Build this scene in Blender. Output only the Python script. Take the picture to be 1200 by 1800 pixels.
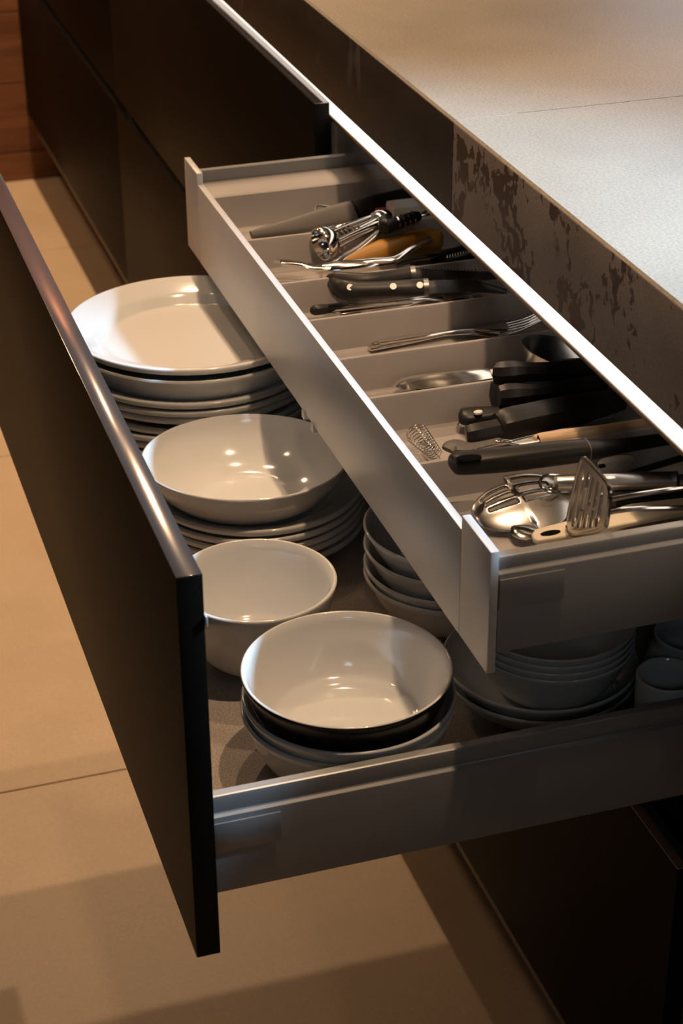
import bpy, bmesh, math, random
from mathutils import Vector, Matrix
random.seed(7)
for o in list(bpy.data.objects): bpy.data.objects.remove(o)
SC = bpy.context.scene
COL = SC.collection
ZF = 0.9246            # all shapes are written with the worktop at z=0; the whole room is lifted by ZF at the end (floor at 0)

# ------------------------------------------------------------------ camera
cam = bpy.data.cameras.new('camera'); co = bpy.data.objects.new('camera', cam); COL.objects.link(co)
Rr = [[0.3048268, 0.9523882, -0.006103], [-0.458789, 0.1524521, 0.8753691], [-0.8346216, 0.264036, -0.4834167]]
co.matrix_world = Matrix(((Rr[0][0],Rr[1][0],-Rr[2][0],1.06631),(Rr[0][1],Rr[1][1],-Rr[2][1],-0.60171),(Rr[0][2],Rr[1][2],-Rr[2][2],0.52331+ZF),(0,0,0,1)))
cam.sensor_fit = 'VERTICAL'; cam.sensor_height = 36; cam.sensor_width = 24; cam.lens = 3374.30/1800*36
cam.clip_start = 0.02
cam.dof.use_dof = True; cam.dof.focus_distance = 1.62; cam.dof.aperture_fstop = 13
SC.camera = co

# ------------------------------------------------------------------ world, lights, exposure
w = bpy.data.worlds.new('world'); SC.world = w; w.use_nodes = True
w.node_tree.nodes['Background'].inputs[0].default_value = (0.55, 0.65, 0.9, 1)
w.node_tree.nodes['Background'].inputs[1].default_value = 0.3
SC.view_settings.view_transform = 'Standard'; SC.view_settings.look = 'None'
SC.view_settings.exposure = -0.08; SC.view_settings.gamma = 1.0
SC.view_settings.use_curve_mapping = False
WARM = (1.0, 0.68, 0.42); COOL = (0.42, 0.70, 1.0)
def lamp(name, kind, loc, energy, color, size, target=None, spot=130, blend=.5):
    l = bpy.data.lights.new(name, kind); l.energy = energy; l.color = color
    if kind == 'AREA': l.shape = 'DISK'; l.size = size
    else: l.shadow_soft_size = size
    if kind == 'SPOT': l.spot_size = math.radians(spot); l.spot_blend = blend
    o = bpy.data.objects.new(name, l); COL.objects.link(o); o.location = loc
    d = Vector(target or (loc[0], loc[1], -1)) - Vector(loc)
    o.rotation_euler = d.to_track_quat('-Z', 'Y').to_euler(); return o
# a row of small warm spots straight above the worktop edge
for x, y, e, cone in ((-3.0,-.012,58,120), (-2.3,-.010,46,120), (-1.54,-.012,46,110), (-.78,.03,28,76), (-.02,.03,52,66)):
    lamp('ceiling_spot', 'SPOT', (x, y, 1.34), e, WARM, .018, None, cone, .6)
# a softer warm lamp over the aisle
lamp('aisle_lamp', 'SPOT', (-1.15,-.43,1.36), 15, WARM, .06, None, 62, .5)
lamp('far_aisle_lamp', 'SPOT', (-2.9,-.80,1.36), 32, WARM, .09, (-1.6,-.3,-.9), 110, .6)
lamp('room_lamp', 'SPOT', (-.7,-1.25,1.36), 7, (1.0,.72,.50), .07, (-.45,-.1,-.2), 90, .6)
# narrow cool spot on the far side of the counter
lamp('cool_spot', 'SPOT', (.30, 1.3, 1.37), 540, COOL, .09, (-.40,-.47,-.16), 25, .6)
# wide cool fill light added behind the camera to lift the shaded sides
lamp('cool_fill_light', 'AREA', (2.5,-1.15,1.38), 3, (.62,.82,1.0), .5, (0,0,-.5))

# ------------------------------------------------------------------ materials
def mat(name, col, rough=.5, metal=0., spec=.5, coat=0., bump=None, mott=None, emis=None, aniso=0):
    m = bpy.data.materials.new(name); m.use_nodes = True; nt = m.node_tree; b = nt.nodes['Principled BSDF']
    b.inputs['Base Color'].default_value = (*col, 1); b.inputs['Roughness'].default_value = rough
    b.inputs['Metallic'].default_value = metal; b.inputs['Specular IOR Level'].default_value = spec
    b.inputs['Coat Weight'].default_value = coat; b.inputs['Coat Roughness'].default_value = .05
    N = nt.nodes.new; L = nt.links.new
    tc = N('ShaderNodeTexCoord')
    if mott:      # (scale, amount, second colour)
        n = N('ShaderNodeTexNoise'); n.inputs['Scale'].default_value = mott[0]; n.inputs['Detail'].default_value = 6
        L(tc.outputs['Object'], n.inputs['Vector'])
        r = N('ShaderNodeValToRGB'); r.color_ramp.elements[0].position = .5-mott[1]; r.color_ramp.elements[1].position = .5+mott[1]
        r.color_ramp.elements[0].color = (*col, 1); r.color_ramp.elements[1].color = (*mott[2], 1)
        L(n.outputs['Fac'], r.inputs['Fac']); L(r.outputs['Color'], b.inputs['Base Color'])
    if bump:      # (scale, strength, distance)
        n2 = N('ShaderNodeTexNoise'); n2.inputs['Scale'].default_value = bump[0]; n2.inputs['Detail'].default_value = 3
        L(tc.outputs['Object'], n2.inputs['Vector'])
        bp = N('ShaderNodeBump'); bp.inputs['Strength'].default_value = bump[1]; bp.inputs['Distance'].default_value = bump[2]
        L(n2.outputs['Fac'], bp.inputs['Height']); L(bp.outputs['Normal'], b.inputs['Normal'])
    if emis:
        b.inputs['Emission Color'].default_value = (*emis[0], 1); b.inputs['Emission Strength'].default_value = emis[1]
    return m
M = {}
M['front'] = mat('matt_black_lacquer', (.0085,.0070,.0056), .5, spec=.05, bump=(900,.05,.0003), mott=(60,.3,(.0105,.0088,.0072)))
M['edge'] = mat('dark_metallic_edge_band', (.31,.27,.25), .15, metal=.85, spec=.5, bump=(600,.04,.0002), mott=(40,.3,(.34,.30,.28)))
M['carcass'] = mat('grey_carcass_board', (.22,.21,.20), .6, mott=(40,.3,(.25,.24,.23)))
M['rail'] = mat('silver_grey_coated_steel', (.27,.265,.26), .30, metal=.12, spec=.5, bump=(700,.06,.0003), mott=(20,.4,(.31,.305,.30)))
M['ifront'] = mat('light_grey_coated_front', (.62,.595,.57), .42, metal=.15, bump=(500,.08,.0003), mott=(25,.35,(.68,.655,.63)))
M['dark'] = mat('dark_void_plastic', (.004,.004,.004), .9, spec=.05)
M['tray'] = mat('taupe_grey_plastic', (.35,.31,.28), .48, spec=.4, bump=(800,.08,.0003), mott=(30,.4,(.385,.343,.31)))
M['porc'] = mat('white_porcelain', (.73,.72,.69), .12, spec=.5, coat=.5, mott=(6,.4,(.76,.75,.72)))
M['porcedge'] = mat('black_glaze', (.012,.011,.010), .25, spec=.5, mott=(30,.4,(.02,.018,.016)))
M['steel'] = mat('polished_steel', (.72,.69,.65), .13, metal=1, bump=(120,.03,.0004), mott=(30,.4,(.80,.77,.73)))
M['steelb'] = mat('brushed_steel', (.62,.60,.57), .27, metal=1, bump=(400,.08,.0003), mott=(60,.4,(.70,.68,.65)))
M['steelm'] = mat('dull_steel', (.40,.38,.36), .24, metal=1, bump=(300,.06,.0003), mott=(60,.4,(.47,.45,.42)))
M['steeld'] = mat('dark_blade_steel', (.13,.125,.12), .33, metal=1, mott=(60,.4,(.17,.165,.16)))
M['rivet'] = mat('bright_rivet_metal', (.75,.73,.70), .45, metal=.2, mott=(90,.4,(.8,.78,.75)))
M['darkblade'] = mat('near_black_serrated_blade', (.028,.026,.024), .3, spec=.5, mott=(80,.4,(.036,.033,.031)))  # near-black, non-metallic colour for the serrated blades
M['black'] = mat('black_handle_plastic', (.013,.011,.0095), .38, spec=.28, bump=(500,.12,.0004), mott=(90,.3,(.020,.0172,.015)))
M['sheath'] = mat('dark_grey_blade_guard', (.085,.070,.060), .5, bump=(300,.1,.0004), mott=(50,.4,(.10,.083,.072)))
M['mustard'] = mat('mustard_plastic', (.36,.165,.022), .35, mott=(30,.4,(.42,.20,.03)))
M['white'] = mat('white_plastic', (.72,.70,.66), .35, mott=(30,.4,(.76,.74,.70)))
M['cream'] = mat('cream_plastic', (.74,.62,.44), .4, mott=(20,.4,(.78,.67,.50)))
M['red'] = mat('red_plastic', (.45,.02,.015), .35, mott=(30,.4,(.5,.03,.02)))
M['blue'] = mat('blue_plastic', (.04,.20,.38), .35, mott=(30,.4,(.06,.25,.45)))
M['greyp'] = mat('pale_grey_plastic', (.42,.38,.33), .42, mott=(40,.4,(.46,.42,.37)))
M['led'] = mat('led_diffuser', (.9,.85,.78), .5, emis=((1.0,.90,.80), 1.5), mott=(20,.4,(.92,.88,.82)))
M['alu'] = mat('bronze_aluminium', (.30,.22,.16), .4, metal=.8, mott=(60,.4,(.34,.26,.19)))
M['wall'] = mat('plain_wall_paint', (.12,.10,.085), .9, bump=(60,.2,.001), mott=(3,.3,(.14,.118,.10)))
M['ceil'] = mat('grey_ceiling_paint', (.10,.09,.08), .9, bump=(60,.2,.001), mott=(3,.3,(.12,.108,.096)))
M['grout'] = mat('grout', (.20,.13,.085), .9, mott=(80,.3,(.24,.16,.11)))

def wood(name, c1, c2, c3, axis, scale, rough=.55):
    m = bpy.data.materials.new(name); m.use_nodes = True; nt = m.node_tree; b = nt.nodes['Principled BSDF']; N = nt.nodes.new; L = nt.links.new
    tc = N('ShaderNodeTexCoord'); mp = N('ShaderNodeMapping'); oi = N('ShaderNodeObjectInfo')
    s = [scale]*3; s[axis] = scale*.07; mp.inputs['Scale'].default_value = s
    ad = N('ShaderNodeVectorMath'); ad.operation = 'ADD'; mu = N('ShaderNodeMath'); mu.operation = 'MULTIPLY'; mu.inputs[1].default_value = 9
    L(oi.outputs['Random'], mu.inputs[0]); L(tc.outputs['Object'], mp.inputs['Vector']); L(mp.outputs['Vector'], ad.inputs[0]); L(mu.outputs[0], ad.inputs[1])
    n = N('ShaderNodeTexNoise'); n.inputs['Scale'].default_value = 1; n.inputs['Detail'].default_value = 8; n.inputs['Distortion'].default_value = 1.2
    L(ad.outputs[0], n.inputs['Vector'])
    r = N('ShaderNodeValToRGB'); e = r.color_ramp.elements; e[0].position = .3; e[0].color = (*c1,1); e[1].position = .7; e[1].color = (*c3,1)
    k = e.new(.5); k.color = (*c2,1)
    L(n.outputs['Fac'], r.inputs['Fac'])
    v = N('ShaderNodeTexVoronoi'); v.inputs['Scale'].default_value = .55; L(ad.outputs[0], v.inputs['Vector'])   # knots
    kr = N('ShaderNodeValToRGB'); kr.color_ramp.elements[0].position = .05; kr.color_ramp.elements[0].color = (.25,.25,.25,1); kr.color_ramp.elements[1].position = .2; kr.color_ramp.elements[1].color = (1,1,1,1)
    L(v.outputs['Distance'], kr.inputs['Fac'])
    mx = N('ShaderNodeMix'); mx.data_type = 'RGBA'; mx.blend_type = 'MULTIPLY'; mx.inputs['Factor'].default_value = .8
    L(r.outputs['Color'], mx.inputs['A']); L(kr.outputs['Color'], mx.inputs['B']); L(mx.outputs['Result'], b.inputs['Base Color'])
    b.inputs['Roughness'].default_value = rough
    bp = N('ShaderNodeBump'); bp.inputs['Strength'].default_value = .3; bp.inputs['Distance'].default_value = .001
    L(n.outputs['Fac'], bp.inputs['Height']); L(bp.outputs['Normal'], b.inputs['Normal']); return m
M['plank'] = wood('oak_wall_board', (.16,.060,.024), (.24,.095,.040), (.32,.135,.06), 1, 16)
M['beech'] = wood('beech_handle_wood', (.50,.31,.16), (.60,.39,.21), (.68,.46,.27), 1, 120, .45)

def speckled(name, cols, sp, rough=.5, fine=900, spots=None, big=4., spec=.5, bumpd=.0004):
    # mottled mineral board: a broad cloud, a fine grain and optional dark blotches
    m = bpy.data.materials.new(name); m.use_nodes = True; nt = m.node_tree; b = nt.nodes['Principled BSDF']; N = nt.nodes.new; L = nt.links.new
    tc = N('ShaderNodeTexCoord')
    n = N('ShaderNodeTexNoise'); n.inputs['Scale'].default_value = big; n.inputs['Detail'].default_value = 10; n.inputs['Roughness'].default_value = .62
    L(tc.outputs['Object'], n.inputs['Vector'])
    r = N('ShaderNodeValToRGB'); r.color_ramp.elements[0].position = .32; r.color_ramp.elements[1].position = .68
    r.color_ramp.elements[0].color = (*cols[0],1); r.color_ramp.elements[1].color = (*cols[1],1); L(n.outputs['Fac'], r.inputs['Fac'])
    f = N('ShaderNodeTexNoise'); f.inputs['Scale'].default_value = fine; f.inputs['Detail'].default_value = 2; L(tc.outputs['Object'], f.inputs['Vector'])
    fr = N('ShaderNodeMapRange'); fr.inputs['From Min'].default_value = .3; fr.inputs['From Max'].default_value = .7; fr.inputs['To Min'].default_value = 1-sp; fr.inputs['To Max'].default_value = 1+sp
    L(f.outputs['Fac'], fr.inputs['Value'])
    mx = N('ShaderNodeVectorMath'); mx.operation = 'SCALE'; L(r.outputs['Color'], mx.inputs[0]); L(fr.outputs['Result'], mx.inputs['Scale'])
    out = mx.outputs[0]
    if spots:     # (scale, threshold, colour, stretch, cloud scale)
        mp = N('ShaderNodeMapping'); mp.inputs['Scale'].default_value = spots[3]; L(tc.outputs['Object'], mp.inputs['Vector'])
        s = N('ShaderNodeTexNoise'); s.inputs['Scale'].default_value = spots[0]; s.inputs['Detail'].default_value = 3; s.inputs['Distortion'].default_value = .6; L(mp.outputs['Vector'], s.inputs['Vector'])
        c = N('ShaderNodeTexNoise'); c.inputs['Scale'].default_value = spots[4]; c.inputs['Detail'].default_value = 2; L(mp.outputs['Vector'], c.inputs['Vector'])
        ad = N('ShaderNodeMath'); ad.operation = 'ADD'; L(s.outputs['Fac'], ad.inputs[0]); L(c.outputs['Fac'], ad.inputs[1])
        sr = N('ShaderNodeValToRGB'); sr.color_ramp.elements[0].position = spots[1]; sr.color_ramp.elements[1].position = spots[1]+.02
        hf = N('ShaderNodeMath'); hf.operation = 'MULTIPLY'; hf.inputs[1].default_value = .5; L(ad.outputs[0], hf.inputs[0]); L(hf.outputs[0], sr.inputs['Fac'])
        mm = N('ShaderNodeMix'); mm.data_type = 'RGBA'; L(sr.outputs['Color'], mm.inputs['Factor']); L(out, mm.inputs['A']); mm.inputs['B'].default_value = (*spots[2],1)
        out = mm.outputs['Result']
    L(out, b.inputs['Base Color']); b.inputs['Roughness'].default_value = rough; b.inputs['Specular IOR Level'].default_value = spec
    bp = N('ShaderNodeBump'); bp.inputs['Strength'].default_value = .35; bp.inputs['Distance'].default_value = bumpd
    L(f.outputs['Fac'], bp.inputs['Height']); L(bp.outputs['Normal'], b.inputs['Normal'])
    rr = N('ShaderNodeMapRange'); rr.inputs['To Min'].default_value = rough-.08; rr.inputs['To Max'].default_value = rough+.1; L(n.outputs['Fac'], rr.inputs['Value']); L(rr.outputs['Result'], b.inputs['Roughness'])
    return m
M['top'] = speckled('grey_ceramic_slab', ((.28,.24,.19),(.41,.356,.285)), .18, .42, fine=420, big=1.9)
M['apronA'] = speckled('dark_iron_ceramic', ((.030,.023,.017),(.05,.039,.03)), .15, .5, big=7, spots=(9,.60,(.10,.088,.08),(1,1,.6),4))
M['apronB'] = speckled('rusted_grey_ceramic', ((.17,.142,.126),(.26,.225,.205)), .22, .5, fine=500, big=9, spots=(95,.545,(.045,.026,.015),(1,1,.8),15))
M['mat'] = speckled('speckled_grey_liner', ((.36,.30,.25),(.45,.385,.325)), .3, .8, fine=700, big=12)
M['tile'] = speckled('beige_floor_tile', ((.60,.435,.27),(.70,.515,.335)), .05, .45, fine=300, big=5, spec=.4)

# ------------------------------------------------------------------ mesh helpers
def finish(bm, name, m, parent=None, base=(0,0,0), smooth=True, ang=38):
    bmesh.ops.recalc_face_normals(bm, faces=bm.faces[:])
    if base != (0,0,0): bmesh.ops.translate(bm, verts=bm.verts[:], vec=-Vector(base))
    me = bpy.data.meshes.new(name); bm.to_mesh(me); bm.free()
    for k in (m if isinstance(m, (list, tuple)) else [m]): me.materials.append(M[k])
    if smooth:
        for p in me.polygons: p.use_smooth = True
        me.set_sharp_from_angle(angle=math.radians(ang))
    o = bpy.data.objects.new(name, me); COL.objects.link(o)
    if parent: o.parent = parent
    else: o.location = base
    return o
def tag(o, label=None, cat=None, group=None, kind=None):
    for k, v in (('label',label),('category',cat),('group',group),('kind',kind)):
        if v: o[k] = v
    return o
def thing(name, label, cat, loc, group=None):
    o = bpy.data.objects.new(name, None); COL.objects.link(o); o.location = loc; o.empty_display_size = .02
    return tag(o, label, cat, group)
def box(bm, x0, x1, y0, y1, z0, z1, bev=0.0, seg=2):
    b2 = bmesh.new()
    vs = [b2.verts.new((x, y, z)) for x in (x0,x1) for y in (y0,y1) for z in (z0,z1)]
    for f in ((0,1,3,2),(4,6,7,5),(0,4,5,1),(2,3,7,6),(0,2,6,4),(1,5,7,3)): b2.faces.new([vs[i] for i in f])
    if bev: bmesh.ops.bevel(b2, geom=b2.edges[:], offset=bev, segments=seg, affect='EDGES', profile=.5)
    me = bpy.data.meshes.new('t'); b2.to_mesh(me); b2.free(); bm.from_mesh(me); bpy.data.meshes.remove(me)
def boxo(name, m, dims, parent=None, bev=.001, base=(0,0,0), seg=2):
    bm = bmesh.new(); box(bm, *dims, bev, seg); return finish(bm, name, m, parent, base)
def cat(pts, k=4, closed=False):
    # Catmull-Rom through points of any length
    n = len(pts); out = []
    if n < 3 and not closed: return [list(p) for p in pts]
    rng = range(n) if closed else range(n-1)
    for i in rng:
        g = (lambda j: pts[j % n]) if closed else (lambda j: pts[min(max(j,0),n-1)])
        a, b, c, d = g(i-1), g(i), g(i+1), g(i+2)
        for s in range(k):
            t = s/k
            out.append([.5*((2*q)+(-p+r)*t+(2*p-5*q+4*r-u)*t*t+(-p+3*q-3*r+u)*t**3) for p, q, r, u in zip(a,b,c,d)])
    if not closed: out.append(list(pts[-1]))
    return out
def sweep(bm, path, secs, up=(0,0,1), n=14, p=2.0, k=4, roll=0, caps=True, closed=False):
    # path points with (across, along-up) diameters: a tapered bar of superelliptic section
    if not isinstance(secs, list): secs = [secs]*len(path)
    full = cat([list(a)+list(s) for a, s in zip(path, secs)], k, closed) if k > 1 else [list(a)+list(s) for a, s in zip(path, secs)]
    P = [Vector(f[:3]) for f in full]; S = [(max(f[3],1e-4), max(f[4],1e-4)) for f in full]
    rings = []; m = len(P); up = Vector(up)
    for i in range(m):
        t = (P[(i+1)%m]-P[i-1]) if closed else (P[min(i+1,m-1)]-P[max(i-1,0)])
        t.normalize(); sd = t.cross(up)
        if sd.length < 1e-5: sd = t.cross(Vector((1,.3,.2)))
        sd.normalize(); u = sd.cross(t)
        if roll: q = Matrix.Rotation(roll, 3, t); sd = q @ sd; u = q @ u
        r = []
        for j in range(n):
            a = 2*math.pi*(j+.5)/n; c, s = math.cos(a), math.sin(a)
            r.append(bm.verts.new(P[i] + sd*(S[i][0]/2*math.copysign(abs(c)**(2/p), c)) + u*(S[i][1]/2*math.copysign(abs(s)**(2/p), s))))
        rings.append(r)
    for i in range(m if closed else m-1):
        A, B = rings[i], rings[(i+1)%m]
        for j in range(n): bm.faces.new((A[j], A[(j+1)%n], B[(j+1)%n], B[j]))
    if caps and not closed: bm.faces.new(rings[0]); bm.faces.new(rings[-1][::-1])
def bar(name, m, path, secs, parent=None, base=(0,0,0), **kw):
    bm = bmesh.new(); sweep(bm, path, secs, **kw); return finish(bm, name, m, parent, base)
def wire(name, m, path, d, parent=None, base=(0,0,0), n=8, k=5, closed=False):
    bm = bmesh.new(); sweep(bm, path, (d, d), n=n, k=k, closed=closed); return finish(bm, name, m, parent, base)
def lathe(bm, prof, n=72, sx=1., sy=1., split=None):
    rings = []
    for r, z in prof:
        if r < 1e-5: rings.append([bm.verts.new((0,0,z))])
        else: rings.append([bm.verts.new((r*sx*math.cos(2*math.pi*j/n), r*sy*math.sin(2*math.pi*j/n), z)) for j in range(n)])
    for i in range(len(rings)-1):
        A, B = rings[i], rings[i+1]
        for j in range(n):
            q = [A[j%len(A)], A[(j+1)%len(A)], B[(j+1)%len(B)], B[j%len(B)]]
            u = []
            for v in q:
                if v not in u: u.append(v)
            if len(u) > 2:
                f = bm.faces.new(u)
                if split is not None and i >= split: f.material_index = 1
def plate_mesh(bm, pts, thick):
    # flat outline (3-D points of a plane) given a thickness along its normal
    vs = [bm.verts.new(p) for p in pts]; f = bm.faces.new(vs); f.normal_update(); nrm = f.normal.copy()
    if nrm.z < 0: f.normal_flip(); nrm.negate()
    r = bmesh.ops.extrude_face_region(bm, geom=[f]); bmesh.ops.translate(bm, verts=[v for v in r['geom'] if isinstance(v, bmesh.types.BMVert)], vec=-nrm*thick)
def V(*a): return Vector(a)

# ================================================================== THE SETTING
XW = -3.1507
fl = boxo('floor', 'grout', (XW, 3.2, -3.2, 2.6, -.975, -.9275), bev=0); tag(fl, kind='structure')
tile_me = None
for i in range(8):
    for j in range(7):
        x0 = -3.607 + .9085*i; y0 = -3.405 + .9085*j
        xa, xb, ya, yb = max(x0, XW), min(x0+.9065, 3.2), max(y0,-3.2), min(y0+.9065, 2.6)
        if xb-xa < .02 or yb-ya < .02: continue
        boxo('tile', 'tile', (xa, xb, ya, yb, -.936, -.9246), fl, .0008, seg=1)
wl = boxo('wall_left', 'wall', (XW-.12, XW-.014, -3.2, 1.42, -.975, 1.5), bev=0); tag(wl, kind='structure')
zs = [-.9246, -.858, -.700, -.542, -.384, -.226, -.068, .09, .248, .406, .564, .722, .88, 1.038, 1.196, 1.354, 1.5]
for a, b in zip(zs[:-1], zs[1:]):
    boxo('plank', 'plank', (XW-.014, XW, -3.2, 1.42, a+.0012, b-.0012), wl, .0012, seg=1)
def struct(name, m, d): return tag(boxo(name, m, d, bev=0), kind='structure')
struct('wall_left_pier', 'wall', (XW-.12, XW, 2.35, 2.72, -.975, 1.5)).name = 'wall_left'
struct('wall_left', 'wall', (XW-.12, XW, 1.42, 2.35, -.975, .15)); struct('wall_left', 'wall', (XW-.12, XW, 1.42, 2.35, 1.2, 1.5))
struct('wall_back', 'wall', (XW-.12, 3.32, 2.6, 2.72, -.975, 1.5)); struct('wall_right', 'wall', (3.2, 3.32, -3.32, 2.6, -.975, 1.5))
struct('wall_front', 'wall', (XW-.12, 3.32, -3.32, -3.2, -.975, 1.5)); struct('ceiling', 'ceil', (XW-.12, 3.32, -3.32, 2.72, 1.42, 1.5))
wi = bmesh.new()
for d in ((1.42,1.47,.15,1.2), (2.30,2.35,.15,1.2), (1.47,2.30,.15,.2), (1.47,2.30,1.15,1.2)): box(wi, XW-.08, XW-.02, *d, .003)
wo = finish(wi, 'window_1', 'white'); tag(wo, kind='structure')
M['sky'] = mat('dusk_window_pane', (.02,.02,.03), .05, emis=((.55,.75,1.0), 3.0), mott=(2,.4,(.025,.03,.04)))
boxo('pane', 'sky', (XW-.055, XW-.048, 1.47, 2.30, .2, 1.15), wo, 0)

# ================================================================== COUNTERTOP
ct = thing('countertop', 'grey stone-look ceramic worktop with a deep dark front edge above the drawers', 'countertop', (0,.3,0))
B = (0,.3,0)
for nm, xa, xb in (('slab', XW+.004, -.4968), ('slab', -.4956, 1.6)):
    bm = bmesh.new()
    vs = [bm.verts.new(p) for p in ((xa,.0024,0),(xa,.95,0),(xa,.95,-.012),(xa,.010,-.012),(xa,.0004,-.0022))]
    ve = [bm.verts.new((xb, v.co.y, v.co.z)) for v in vs]; n = 5
    for i in range(n): bm.faces.new((vs[i], vs[(i+1)%n], ve[(i+1)%n], ve[i]))
    bm.faces.new(vs); bm.faces.new(ve[::-1]); finish(bm, nm, 'top', ct, B, ang=20)
boxo('joint_highlight', 'white', (-.4966, -.4958, .004, .062, -.011, -.0002), ct, 0, B)  # white strip painting the highlight along the chipped joint edge
a1 = boxo('front_edge', 'apronA', (XW+.004, -.4966, 0, .0125, -.0884, -.0026), ct, .0006, B)
a2 = boxo('front_edge', 'apronB', (-.4960, 1.6, 0, .0125, -.0884, -.0026), ct, .0006, B)
tag(a1, 'plain near-black section of the front edge'); tag(a2, 'grey section of the front edge with dark rust blotches')
boxo('substrate', 'dark', (XW+.004, 1.6, .013, .95, -.0880, -.013), ct, 0, B)
# LED strip in the grip recess under the worktop
ls = thing('led_strip', 'glowing warm white light strip running under the worktop edge', 'light', (0,.03,-.11))
B = (0,.03,-.11)
boxo('diffuser', 'led', (XW+.006, 1.6, .0215, .030, -.1262, -.0886), ls, .0008, B)
boxo('channel', 'alu', (XW+.006, 1.6, .0205, .034, -.1300, -.1264), ls, .0006, B)

# ================================================================== CABINETS
ZT, ZB_, ZG, ZL = -.1084, -.4282, -.4456, -.7677      # upper front top/bottom, lower front top/bottom
T = .0177
def cabinet(xa, xb, label, closed):
    B = ((xa+xb)/2, .3, -.9246)
    c = thing('base_cabinet', label, 'cabinet', B)
    for x in (xa+.0005, xb-.0165): boxo('side_panel', 'carcass', (x, x+.016, .0205, .56, -.82, -.1302), c, .0006, B)
    boxo('back_panel', 'carcass', (xa+.017, xb-.017, .545, .56, -.82, -.1302), c, 0, B)
    boxo('bottom_panel', 'carcass', (xa+.017, xb-.017, .0205, .545, -.82, -.804), c, .0006, B)
    boxo('middle_rail', 'carcass', (xa+.017, xb-.017, .0215, .545, -.472, -.456), c, .0006, B)
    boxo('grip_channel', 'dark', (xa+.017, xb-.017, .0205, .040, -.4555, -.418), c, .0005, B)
    boxo('plinth', 'dark', (xa, xb, .10, .116, -.9246, -.8205), c, .0006, B)
    f = boxo('lower_front', 'front', (xa+.0014, xb-.0014, 0, T, ZL, ZG), c, .0003, B)
    boxo('edge_band', 'edge', (xa+.0016, xb-.0016, .0004, T-.0002, ZG-.0008, ZG+.0004), c, .0003, B)
    if closed:
        f = boxo('upper_front', 'front', (xa+.0014, xb-.0014, 0, T, ZB_, ZT-.0006), c, .0006, B)
        boxo('edge_band', 'edge', (xa+.0016, xb-.0016, .0002, T-.0002, ZT-.0012, ZT), f, .0003, B)
    return c, B
cabinet(-3.1450, -2.0906, 'closed black base cabinet farthest away, against the wooden wall', True)
cabinet(-2.0906, -.9240, 'closed black base cabinet between the open drawers and the far one', True)
OC, OB = cabinet(-.9240, .0268, 'black base cabinet with its two upper drawers pulled wide open', False)

# ------------------------------------------------ drawer side profile
def side_rail(name, m, xo, sgn, y0, y1, zt, zs_, zb, parent, B):
    # sgn +1: outer face looks to +x. Rounded top, bevelled upper band, a small ledge and a proud lower face
    pr = [(-.0130, zb+.012), (-.0130, zt-.0006), (-.0124, zt), (-.0060, zt), (-.0050, zt-.0005), (-.0042, zt-.0025), (-.0040, zs_+.0012), (-.0034, zs_+.0003), (-.0004, zs_-.0006), (0, zs_-.0016), (0, zb+.0006), (-.0006, zb), (-.010, zb)]
    bm = bmesh.new(); rings = []
    for y in (y0, y1): rings.append([bm.verts.new((xo+sgn*a, y, z)) for a, z in pr])
    k = len(pr)
    for i in range(k): bm.faces.new((rings[0][i], rings[0][(i+1)%k], rings[1][(i+1)%k], rings[1][i]))
    bm.faces.new(rings[0]); bm.faces.new(rings[1][::-1])
    return finish(bm, name, m, parent, B, ang=25)
# ------------------------------------------------ lower crockery drawer
FL = -.383                     # its liner
B = OB
bm = bmesh.new(); box(bm, -.888, -.0125, -.3662, .13, -.393, -.3842, .0005); box(bm, -.874, -.0135, .1285, .140, -.392, -.300, .0008)
dr = finish(bm, 'crockery_drawer', 'rail', OC, B); tag(dr, 'deep lower drawer pulled out, full of white crockery')
boxo('drawer_front', 'front', (-.9226, .0254, -.3842, -.3665, ZB_, ZT-.0006), dr, .0007, B)
boxo('edge_band', 'edge', (-.9224, .0252, -.3839, -.3668, ZT-.0012, ZT), dr, .0003, B)
ln = boxo('liner', 'mat', (-.872, -.0135, -.3655, .128, -.3840, FL), dr, .0003, B); tag(ln, 'speckled grey non-slip liner')
side_rail('drawer_side', 'rail', 0, 1, -.3662, .14, -.3112, -.3262, -.3946, dr, B)
side_rail('drawer_side', 'rail', -.888, -1, -.3662, .14, -.3112, -.3262, -.3946, dr, B)
def cover(xo, y0, y1, z0, z1, parent, B):
    bm = bmesh.new(); box(bm, xo, xo+.0012, y0, y1, z0, z1, .0004, 2); return finish(bm, 'cover_cap', 'rail', parent, B)
cover(.0001, -.3655, -.3118, -.3573, -.3312, dr, B)
boxo('front_bracket', 'white', (-.0015, .0012, -.3664, -.3645, -.4105, -.3965), dr, .0004, B)
boxo('front_bracket', 'white', (.020, .0270, -.3664, -.3648, -.1485, -.1405), dr, .0004, B)
# ------------------------------------------------ inner cutlery drawer
B2 = OB
bm = bmesh.new(); box(bm, -.874, -.0125, -.1491, .34, -.229, -.2078, .0005); box(bm, -.872, -.0135, .3335, .345, -.228, -.150, .0008)
dd = finish(bm, 'cutlery_drawer', 'rail', OC, B2); tag(dd, 'shallow inner drawer pulled out, holding the cutlery tray')
boxo('inner_front', 'ifront', (-.8430, -.0570, -.1560, -.1493, -.2465, -.1573), dd, .0006, B2)
boxo('end_block', 'ifront', (-.0567, 0, -.1560, -.1493, -.2465, -.1454), dd, .0009, B2)
boxo('end_block', 'ifront', (-.9000, -.8433, -.1560, -.1493, -.2465, -.1454), dd, .0009, B2)
side_rail('drawer_side', 'rail', 0, 1, -.1491, .345, -.1532, -.1642, -.2300, dd, B2)
side_rail('drawer_side', 'rail', -.886, -1, -.1491, .345, -.1532, -.1642, -.2300, dd, B2)
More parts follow.
